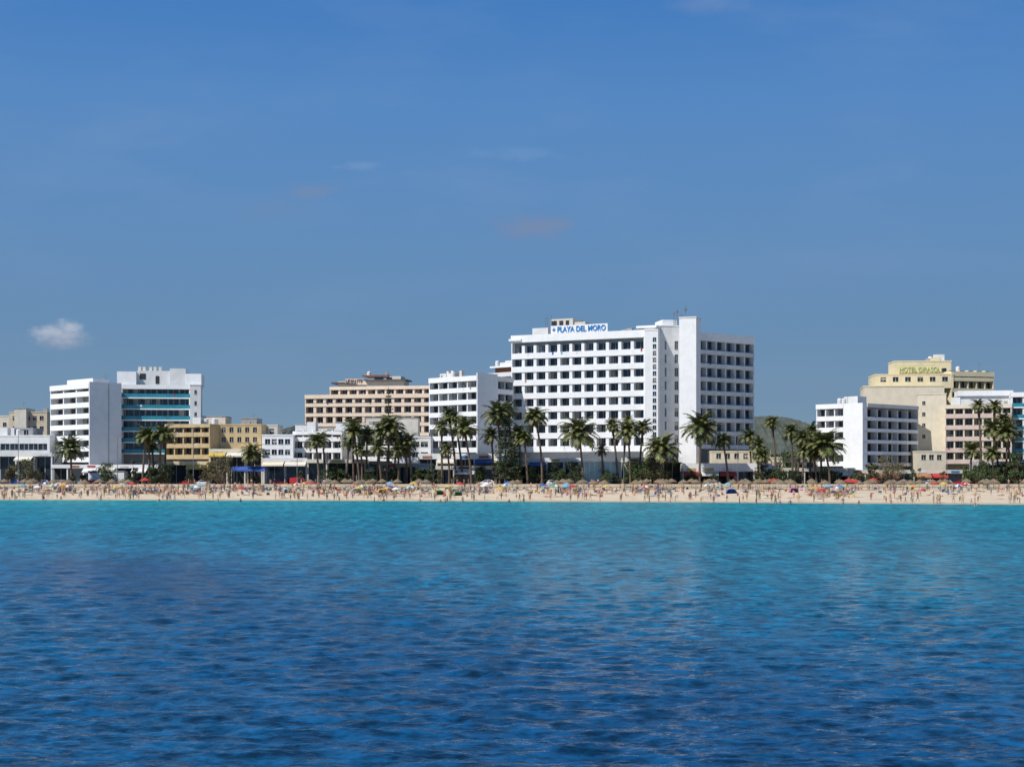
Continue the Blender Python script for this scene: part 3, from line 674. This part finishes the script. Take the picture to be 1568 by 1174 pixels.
# ================= cars
def car(name,mn,x,y,flip,van=False):
    mb=MB(); w=0.86
    if van: prof=[(-2.2,.35),(-2.2,1.0),(-2.15,1.9),(-1.9,2.0),(1.0,2.0),(1.6,1.25),(2.2,1.05),(2.25,.35)]
    else: prof=[(-2.05,.35),(-2.1,.75),(-2.0,1.0),(-1.55,1.4),(-0.9,1.48),(0.2,1.46),(0.95,1.0),(1.85,.85),(2.08,.6),(2.08,.35)]
    N=len(prof); v=[]
    for sy in (-1,1):
        for (a,z) in prof: v.append((a,sy*(w if z<1.05 else w-0.16*(z-1.0)/.45),z))
    fs=[tuple(range(N)),tuple(range(2*N-1,N-1,-1))]+[(i,(i+1)%N,(i+1)%N+N,i+N) for i in range(N)]
    mb.add(v,fs,mn)
    zt=1.38 if not van else 1.85
    for sy in (-1,1):
        for a0,a1,b0,b1 in (((-1.45,-0.5,-1.3,-0.5),( -0.42,0.75,-0.42,0.25)) if not van else ((-0.2,0.5,-0.2,0.5),(0.58,1.45,0.58,1.05))):
            yy0=sy*(w+0.004); yy1=sy*(w-0.16*(zt-1.0)/.45+0.006)
            mb.add([(a0,yy0,1.04),(a1,yy0,1.04),(b1,yy1,zt),(b0,yy1,zt)],[(0,1,2,3)],'glass')
    if van: mb.add([(1.62,-.75,1.27),(1.62,.75,1.27),(1.06,.65,1.95),(1.06,-.65,1.95)],[(0,1,2,3)],'glass')
    else:
        mb.add([(0.93,-.75,1.03),(0.93,.75,1.03),(0.25,.65,1.44),(0.25,-.65,1.44)],[(0,1,2,3)],'glass'); mb.add([(-2.0,-.7,1.03),(-2.0,.7,1.03),(-1.6,.65,1.38),(-1.6,-.65,1.38)],[(0,1,2,3)],'glass')
    for a in (-1.3,1.3):
        for sy in (-1,1): mb.tube([(a,sy*0.70,.32),(a,sy*0.9,.32)],[.32,.32],'tyre',14); mb.tube([(a,sy*0.9,.32),(a,sy*0.915,.32)],[.19,.17],'metal',10)
    mb.box(2.06,2.12,-.8,.8,.38,.55,'tyre'); mb.box(-2.14,-2.08,-.8,.8,.38,.55,'tyre'); mb.box(1.98,2.09,-.75,-.45,.62,.76,'frame'); mb.box(1.98,2.09,.45,.75,.62,.76,'frame')
    addobj(name,mb.mesh(name),(x,y,2.41),rotz=math.pi if flip else 0)
for px_ in (20,62,95,140,285,310,425,455,505,535,640,745,850,1090,1125,1200,1290,1385,1415,1440,1470,1500,1545):
    x,y=P(px_+R(-4,4),342.2); van=random.random()<.2
    car('delivery_van' if van else 'parked_car',random.choice(['carwhite','carwhite','carsilver','carblack','carred','carblue']),x,y,random.random()<.5,van)

# ================= beach furniture
def parasol(mn,mn2,r=1.1,h=2.1,straw=False):
    mb=MB(); mb.tube([(0,0,-0.3),(0,0,h+0.1)],[0.035,0.03],'wood' if straw else 'frame',6)
    n=16 if straw else 8; dz=0.75 if straw else 0.42
    v=[(0,0,h+0.02)]
    for i in range(n):
        a=6.283*i/n; rr=r*0.55; v.append((math.cos(a)*rr,math.sin(a)*rr,h-dz*0.45))
    for i in range(n):
        a=6.283*i/n; rr=r*(R(.92,1.08) if straw else 1); v.append((math.cos(a)*rr,math.sin(a)*rr,h-dz))
    for i in range(n):
        a=6.283*i/n; rr=r*(R(.9,1.05) if straw else 1.0); v.append((math.cos(a)*rr,math.sin(a)*rr,h-dz-(R(.1,.28) if straw else .14)))
    for i in range(n):
        j=(i+1)%n; m_=mn if (i%2==0) else mn2
        mb.add([v[0],v[1+i],v[1+j]],[(0,1,2)],m_); mb.add([v[1+i],v[1+n+i],v[1+n+j],v[1+j]],[(0,1,2,3)],m_); mb.add([v[1+n+i],v[1+2*n+i],v[1+2*n+j],v[1+n+j]],[(0,1,2,3)],m_)
    return mb.mesh('parasol')
strawm=[parasol('straw','straw',1.25,2.3,True) for _ in range(3)]
colm=[parasol('cloth%d'%a,'cloth%d'%c,R(.9,1.05),1.9) for a,c in ((0,0),(1,1),(1,4),(3,3),(2,2),(5,4),(6,4),(0,4),(8,3),(9,9),(4,4),(2,4))]
def sunbed(mn):
    mb=MB(); mb.box(-.32,.32,-.95,.35,.28,.33,mn)
    mb.hexa([(-.32,.35,.28),(.32,.35,.28),(.32,.95,.62),(-.32,.95,.62),(-.32,.35,.34),(.32,.35,.34),(.32,.93,.68),(-.32,.93,.68)],mn)
    for sx in (-.3,.26):
        for yy in (-.85,.3): mb.box(sx,sx+.04,yy,yy+.04,0,.28,'frame')
    mb.box(-.02,.02,.8,.84,0,.56,'frame'); return mb.mesh('sunbed')
beds=[sunbed(m_) for m_ in ('cloth1','cloth4','cloth9','cloth2')]
def towel(mn):
    mb=MB(); v=[(x_,y_,0.03+R(0,.04)) for y_ in np.linspace(-.9,.9,6) for x_ in (-.45,0,.45)]
    mb.add(v,[(j*3+i,j*3+i+1,j*3+i+4,j*3+i+3) for j in range(5) for i in range(2)],mn); return mb.mesh('beach_towel')
tow=[towel('cloth%d'%i) for i in range(10)]
def bag(mn):
    mb=MB(); mb.hexa([(-.28,-.12,0),(.28,-.12,0),(.28,.12,0),(-.28,.12,0),(-.22,-.08,.36),(.22,-.08,.36),(.22,.08,.36),(-.22,.08,.36)],mn)
    mb.tube([(-.15,0,.36),(-.1,0,.52),(.1,0,.52),(.15,0,.36)],[.015]*4,mn,5); return mb.mesh('beach_bag')
bags=[bag('cloth%d'%i) for i in (0,1,3,6,7,8)]
def bxy(px_,t):
    d=280.0
    for _ in range(8):
        x=(px_-784)/f*d; d=shore(x)+t*(335-shore(x))
    return x,d,gz(x,d)
for k in range(110):
    seg=random.choice([(-40,210),(400,660),(770,1060),(1000,1240),(1240,1600),(1240,1600)])
    x,y,z=bxy(R(*seg),R(.78,.99)); addobj('straw_parasol',random.choice(strawm),(x,y,z),rotz=R(0,6))
cl=[(R(-40,1600),R(.3,.85)) for _ in range(36)]
def clust(t0,t1):
    if random.random()<.62:
        c=random.choice(cl); return c[0]+random.gauss(0,22),min(.98,max(t0,c[1]+random.gauss(0,.08)))
    return R(-40,1600),R(t0,t1)
for k in range(58):
    x,y,z=bxy(*clust(.25,.95)); addobj('beach_parasol',random.choice(colm),(x,y,z),rotz=R(0,6))
for px_,t in ((222,.97),(1300,.9),(1185,.9),(1337,.95),(1310,.8)):
    x,y,z=bxy(px_,t); addobj('beach_parasol',colm[0],(x,y,z),scale=1.3)
for k in range(230):
    x,y,z=bxy(*clust(.5,.98)); addobj('sunbed',random.choice(beds),(x,y,z),rotz=R(-.5,.5)+math.pi)
for k in range(130):
    x,y,z=bxy(*clust(.2,.95)); addobj('beach_towel',random.choice(tow),(x,y,z),rotz=R(0,3))
for k in range(120):
    x,y,z=bxy(*clust(.3,.95)); addobj('beach_bag',random.choice(bags),(x,y,z),rotz=R(0,3),scale=R(.9,1.4))
def tent(mn,px_,t,s_=1.0):
    mb=MB(); v=[];n=10
    for j in range(5):
        e=j/5*math.pi/2
        for i in range(n): a=math.pi*2*i/n; v.append((1.25*math.cos(a)*math.cos(e),0.9*math.sin(a)*math.cos(e),1.15*math.sin(e)))
    v.append((0,0,1.16)); fs=[(j*n+i,j*n+(i+1)%n,(j+1)*n+(i+1)%n,(j+1)*n+i) for j in range(4) for i in range(n) if not(j<3 and i in (6,7,8))]+[(4*n+i,4*n+(i+1)%n,5*n) for i in range(n)]
    mb.add(v,fs,mn); x,y,z=bxy(px_,t); addobj('beach_tent',mb.mesh('beach_tent',True),(x,y,z),scale=s_,rotz=R(-.4,.4))
tent('cloth5',672,.35,1.0); tent('cloth5',700,.3,.9); tent('cloth9',545,.5); tent('cloth3',585,.45); tent('cloth1',1120,.5); tent('cloth6',1215,.6); tent('cloth9',440,.5,.9); tent('cloth0',600,.6,.8)
b=B('blue_canopy'); F=W(354,338.5,405,338.5); zt=Zp(714,338)
for u in (0.1,F.L/2,F.L-.1):
    for n_ in (-3,0): x,y=F.pt(u,n_); b.pole('posts','frame',x,y,G,zt-0.8,.06)
p0=[F.pt(0,.2),F.pt(F.L,.2),F.pt(F.L,-1.5),F.pt(0,-1.5)]; p1=[F.pt(0,-3.2),F.pt(F.L,-3.2)]
b.mb('canvas_roof').add([(*p0[0],zt-.8),(*p0[1],zt-.8),(*p0[2],zt),(*p0[3],zt),(*p1[0],zt-.8),(*p1[1],zt-.8)],[(0,1,2,3),(3,2,5,4),(0,3,4),(1,5,2)],'cloth1')
b.box('valance','cloth1',F,0,F.L,.2,.23,zt-1.15,zt-.8); b.finish()

# ================= people
def skel(pose):
    J={'pel':(0,0,.93),'chest':(0,0,1.24),'neck':(0,0,1.44),'head':(0,-.015,1.56),'top':(0,-.01,1.66)}
    for s_,k in ((-1,'L'),(1,'R')):
        J['sh'+k]=(s_*.18,0,1.39); J['el'+k]=(s_*.24,.03,1.12); J['wr'+k]=(s_*.26,-.05,.88); J['pa'+k]=(s_*.265,-.07,.80)
        J['hp'+k]=(s_*.09,0,.88); J['kn'+k]=(s_*.11,-.02,.48); J['an'+k]=(s_*.11,.03,.09); J['to'+k]=(s_*.13,-.13,.035)
    if pose=='walk':
        J.update(knL=(-.1,-.17,.5),anL=(-.1,-.24,.1),toL=(-.1,-.4,.05),knR=(.1,.08,.5),anR=(.1,.32,.16),toR=(.1,.2,.04),elL=(-.25,.16,1.14),wrL=(-.24,.2,.9),paL=(-.24,.2,.82),elR=(.25,-.08,1.14),wrR=(.22,-.26,.97),paR=(.22,-.33,.94))
    if pose=='hips':
        J.update(elL=(-.42,.08,1.17),wrL=(-.2,-.03,1.0),paL=(-.16,-.08,.97),elR=(.42,.08,1.17),wrR=(.2,-.03,1.0),paR=(.16,-.08,.97),anR=(.2,.03,.09),toR=(.26,-.12,.035),knR=(.17,-.03,.48))
    if pose=='wave':
        J.update(elR=(.33,-.1,1.55),wrR=(.2,-.15,1.75),paR=(.18,-.16,1.83))
    if pose=='bend':
        J.update(chest=(0,-.25,1.08),neck=(0,-.43,1.12),head=(0,-.54,1.1),top=(0,-.63,1.12))
        for s_,k in ((-1,'L'),(1,'R')): J['sh'+k]=(s_*.18,-.38,1.09); J['el'+k]=(s_*.2,-.42,.82); J['wr'+k]=(s_*.15,-.45,.58); J['pa'+k]=(s_*.14,-.46,.5)
    if pose=='sit':
        J={k:(v[0],v[1]+.05,v[2]-.81) for k,v in J.items()}
        J.update(chest=(0,.16,.42),neck=(0,.14,.62),head=(0,.1,.74),top=(0,.1,.84))
        for s_,k in ((-1,'L'),(1,'R')):
            J['sh'+k]=(s_*.18,.15,.57); J['el'+k]=(s_*.24,-.05,.38); J['wr'+k]=(s_*.12,-.28,.42); J['pa'+k]=(s_*.07,-.34,.42)
            J['hp'+k]=(s_*.1,.03,.12); J['kn'+k]=(s_*.13,-.36,.42); J['an'+k]=(s_*.12,-.52,.09); J['to'+k]=(s_*.13,-.68,.04)
    if pose=='lie':
        J={k:(v[0],v[2]-.85,.13+v[1]*.3) for k,v in J.items()}
        for s_,k in ((-1,'L'),(1,'R')): J['el'+k]=(s_*.32,.35,.08); J['wr'+k]=(s_*.3,.1,.06); J['pa'+k]=(s_*.3,.02,.05); J['to'+k]=(s_*.16,-.82,.2)
        J['knR']=(.12,-.38,.35)
    return J
RAD={'pel':.145,'chest':.145,'neck':.055,'head':.10,'top':.065,'sh':.065,'el':.046,'wr':.03,'pa':.035,'hp':.10,'kn':.065,'an':.042,'to':.03}
def person_mesh(pose,female):
    J=skel(pose); names=list(J); ix={n:i for i,n in enumerate(names)}
    E=[('pel','chest'),('chest','neck'),('neck','head'),('head','top')]
    for k in 'LR': E+=[('chest','sh'+k),('sh'+k,'el'+k),('el'+k,'wr'+k),('wr'+k,'pa'+k),('pel','hp'+k),('hp'+k,'kn'+k),('kn'+k,'an'+k),('an'+k,'to'+k)]
    me=bpy.data.meshes.new('t'); me.from_pydata([J[n] for n in names],[(ix[a],ix[c]) for a,c in E],[]); me.update()
    o=bpy.data.objects.new('t',me); COL.objects.link(o); bpy.context.view_layer.objects.active=o
    o.modifiers.new('s','SKIN'); 
    for n in names:
        r=RAD[n[:-1] if n[-1] in 'LR' and n[:-1] in RAD else n]*(0.9 if female and n!='pel' else 1)
        v=me.skin_vertices[0].data[ix[n]]; v.radius=(r,r*(.75 if n in('chest','pel') else 1)) ; v.use_root=(n=='pel')
    md=o.modifiers.new('b','SUBSURF'); md.levels=1; md.render_levels=1
    bpy.context.view_layer.update()
    em=bpy.data.meshes.new_from_object(o.evaluated_get(bpy.context.evaluated_depsgraph_get())); bpy.data.objects.remove(o)
    V=[tuple(v.co) for v in em.vertices]; Fs=[tuple(p.vertices) for p in em.polygons]; lab=[]
    seg=[(a,c,Vector(J[a]),Vector(J[c])) for a,c in E]
    for p in em.polygons:
        c=p.center; best=None;bd=9
        for a,e_,pa,pb in seg:
            ab=pb-pa; t=max(0,min(1,(c-pa).dot(ab)/max(ab.length_squared,1e-9))); dd_=(c-pa-ab*t).length
            if dd_<bd: bd=dd_; best=(a,e_,t)
        a,e_,t=best; l=0
        hd=Vector(J['head']); upv=(Vector(J['top'])-hd).normalized()
        if a in('head',) or (e_=='head' and t>.5): l=2 if ((c-hd).dot(upv)>.03 or (pose!='lie' and c.y>hd.y+.02)) else 0
        elif a=='pel' and (e_[:2]=='hp' or t<.25): l=1
        elif a[:2]=='hp' and t<(.45 if not female else .12): l=1
        elif female and ((a=='pel' and t>.7) or (a=='chest' and e_!='neck' and t<.4)): l=1
        lab.append(l)
    mb=MB(); mb.v=V; mb.f=Fs; mb.m=lab; mb.mats=['S','W','Hh']
    def lim(a,c,r0,r1):
        mb.tube([tuple(a),tuple((a+c)/2),tuple(c)],[r0,r0*.9,r1],'S',5)
    for k in 'LR':
        pa=Vector(J['pa'+k]); dv=(pa-Vector(J['wr'+k])).normalized(); sd=dv.cross(Vector((1,0,0))); 
        sd=sd.normalized() if sd.length>.1 else Vector((0,1,0))
        for i,l in enumerate((.06,.075,.08,.07)): 
            a=pa+sd*(i-1.5)*.018; lim(a,a+dv*l+Vector((0,-.01,0)),.009,.006)
        lim(pa-dv*.02,pa+dv*.03-sd*.05,.011,.007)
    hd=Vector(J['head']); fw=Vector((0,-1,0)) if pose!='lie' else Vector((0,0,1))
    lim(hd+fw*.085,hd+fw*.12,.018,.01)
    for sx in (-1,1): lim(hd+Vector((sx*.085,0,0)),hd+Vector((sx*.108,0,.01)),.022,.014)
    return mb
poses={}
for ps in ('stand','walk','hips','wave','bend','sit','lie'):
    for fem in (False,True): poses[(ps,fem)]=person_mesh(ps,fem)
cache={}
def person(ps,fem,sk,sw,hr):
    key=(ps,fem,sk,sw,hr)
    if key not in cache:
        mb=poses[(ps,fem)]; cache[key]=newmesh('beachgoer',mb.v,mb.f,['skin%d'%sk,'cloth%d'%sw,'hair%d'%hr],mb.m,True)
    return cache[key]
combos=[(random.randint(0,3),random.choice([0,1,2,3,4,5,6,7,7,1,8,9]),random.randint(0,2)) for _ in range(9)]
for k in range(1040):
    if k>=900: px_,tt_=R(-40,1600),R(.6,.98)
    elif k<640: px_,tt_=clust(.2,1.0)
    elif k<760: px_,tt_=R(-40,1600),R(.1,.6)
    else: px_,tt_=R(-40,1600),R(0.0,.14)
    ps=random.choice(['stand','walk','hips','wave','stand','bend','sit','sit','sit','lie'] if tt_>.2 else ['stand','walk','walk','hips','stand','bend'])
    x,y,z=bxy(px_,min(.985,tt_)); s_=R(.9,1.07)*(0.65 if random.random()<.14 else 1)
    c=random.choice(combos); addobj('beachgoer',person(ps,random.random()<.5,*c),(x,y,z-0.02),rotz=R(0,6.28),scale=s_)
for k in range(45):
    px_=R(-20,1600); x,y,z=bxy(px_,0.01); y-=R(1,14); c=random.choice(combos)
    addobj('beachgoer',person(random.choice(['stand','walk','hips']),random.random()<.5,*c),(x,y,max(-1.05,gz(x,y))),rotz=R(0,6.28),scale=R(.95,1.05))
for k in range(60):
    x,y=P(R(-30,1600),R(338,340.6)); c=random.choice(combos)
    addobj('pedestrian',person(random.choice(['stand','walk']),random.random()<.5,*c),(x,y,2.51),rotz=R(0,6.28))

# ================= world
w=bpy.data.worlds.new('World'); scene.world=w; w.use_nodes=True; nt=w.node_tree; nb=NB(nt)
bg=nt.nodes['Background']; sky=nt.nodes.new('ShaderNodeTexSky'); sky.sky_type='NISHITA'; sky.sun_disc=False
S=Vector((-0.62,-0.50,0)).normalized(); elv=math.radians(50)
sky.sun_elevation=elv; sky.sun_rotation=math.atan2(S.x,S.y)%(2*math.pi); sky.air_density=1.0; sky.dust_density=0.3; sky.ozone_density=2.5
tc=nt.nodes.new('ShaderNodeTexCoord'); g=tc.outputs['Generated']; sp=nt.nodes.new('ShaderNodeSeparateXYZ'); nt.links.new(g,sp.inputs[0])
el_=nb.m('MAXIMUM',sp.outputs[2],0.0)
cr=nt.nodes.new('ShaderNodeValToRGB'); nt.links.new(nb.m('DIVIDE',el_,0.5,clamp=True),cr.inputs[0]); e=cr.color_ramp.elements
def lin(r,g_,b_): 
    h=lambda v:((v/255+.055)/1.055)**2.4
    return (h(r),h(g_),h(b_),1)
e[0].position=0; e[0].color=lin(128,153,173); e[1].position=1; e[1].color=lin(60,112,180)
for p_,c in ((0.10,(115,145,173)),(0.2,(105,142,179)),(0.35,(97,140,188)),(0.5,(87,136,193)),(0.63,(70,125,190))):
    q=e.new(p_); q.color=lin(*c)
hz=nb.sm(sp.outputs[2],0.35,0.8,1.0,0.0)
skys=nb.mix(1.0,sky.outputs[0],(0.1,0.1,0.1,1),'MULTIPLY')
base=nb.mix(hz,skys,cr.outputs[0])
ysafe=nb.m('MAXIMUM',sp.outputs[1],0.05); tx=nb.m('DIVIDE',sp.outputs[0],ysafe); tz=nb.m('DIVIDE',sp.outputs[2],ysafe)
cmb=nt.nodes.new('ShaderNodeCombineXYZ'); nt.links.new(tx,cmb.inputs[0]); nt.links.new(tz,cmb.inputs[2])
def cloud(base,px_,py_,rx,rz,amt,col,ns=60,k=1.1,hard=(0.0,0.7)):
    cx=(px_-784)/f; cz=(Y0-py_)/f
    a=nb.m('POWER',nb.m('ABSOLUTE',nb.m('DIVIDE',nb.m('SUBTRACT',tx,cx),rx/f)),2.0); c=nb.m('POWER',nb.m('ABSOLUTE',nb.m('DIVIDE',nb.m('SUBTRACT',tz,cz),rz/f)),2.0)
    r=nb.m('SQRT',nb.m('ADD',a,c)); n=nb.noise(nb.vmul(cmb.outputs[0],(1,1,1.8)),ns,4,0.6)
    v=nb.m('ADD',nb.m('SUBTRACT',1.0,r),nb.m('MULTIPLY',nb.m('SUBTRACT',n,0.5),k*2))
    return nb.mix(nb.m('MULTIPLY',nb.sm(v,*hard),amt),base,lin(*col))
wn=nb.noise(nb.vmul(cmb.outputs[0],(1,1,3.5)),5,4,0.55)
base=nb.mix(nb.sm(wn,0.45,0.8,0,0.25),base,lin(128,158,196))
base=cloud(base,92,510,54,26,0.62,(205,208,218),60,0.75,(0.1,0.9)); base=cloud(base,98,522,60,17,0.4,(150,160,180),55,0.6)
base=cloud(base,818,347,78,30,0.65,(124,138,168),45,0.6,(0,0.9)); base=cloud(base,485,292,60,20,0.5,(120,140,172),50,0.8,(0,1)); base=cloud(base,430,322,110,30,0.3,(112,138,175),40,0.8,(0,1))
base=cloud(base,555,254,50,10,0.3,(140,168,205),60,0.9,(0,1)); base=cloud(base,800,235,100,16,0.25,(125,160,205),50,1.0,(0,1)); base=cloud(base,1085,5,80,24,0.35,(125,148,190),40,0.8,(0,1))
nt.links.new(base,bg.inputs[0]); bg.inputs[1].default_value=1.0
sl=bpy.data.lights.new('sun','SUN'); sl.energy=5.0; sl.angle=math.radians(0.5); sl.color=(1,0.96,0.9)
so=bpy.data.objects.new('sun',sl); COL.objects.link(so)
sv=Vector((S.x*math.cos(elv),S.y*math.cos(elv),math.sin(elv))); so.rotation_euler=(-sv).to_track_quat('-Z','Y').to_euler(); so.location=(-100,0,150)
cd=bpy.data.cameras.new('camera'); cam=bpy.data.objects.new('camera',cd); COL.objects.link(cam)
cam.location=(0,0,H); cam.rotation_euler=(math.pi/2,0,0); cd.sensor_width=36; cd.lens=36*f/1568; cd.shift_y=(Y0-587.0)/1568; cd.clip_end=20000; cd.clip_start=0.5
scene.camera=cam
scene.view_settings.view_transform='Standard'; scene.view_settings.look='None'; scene.view_settings.exposure=0
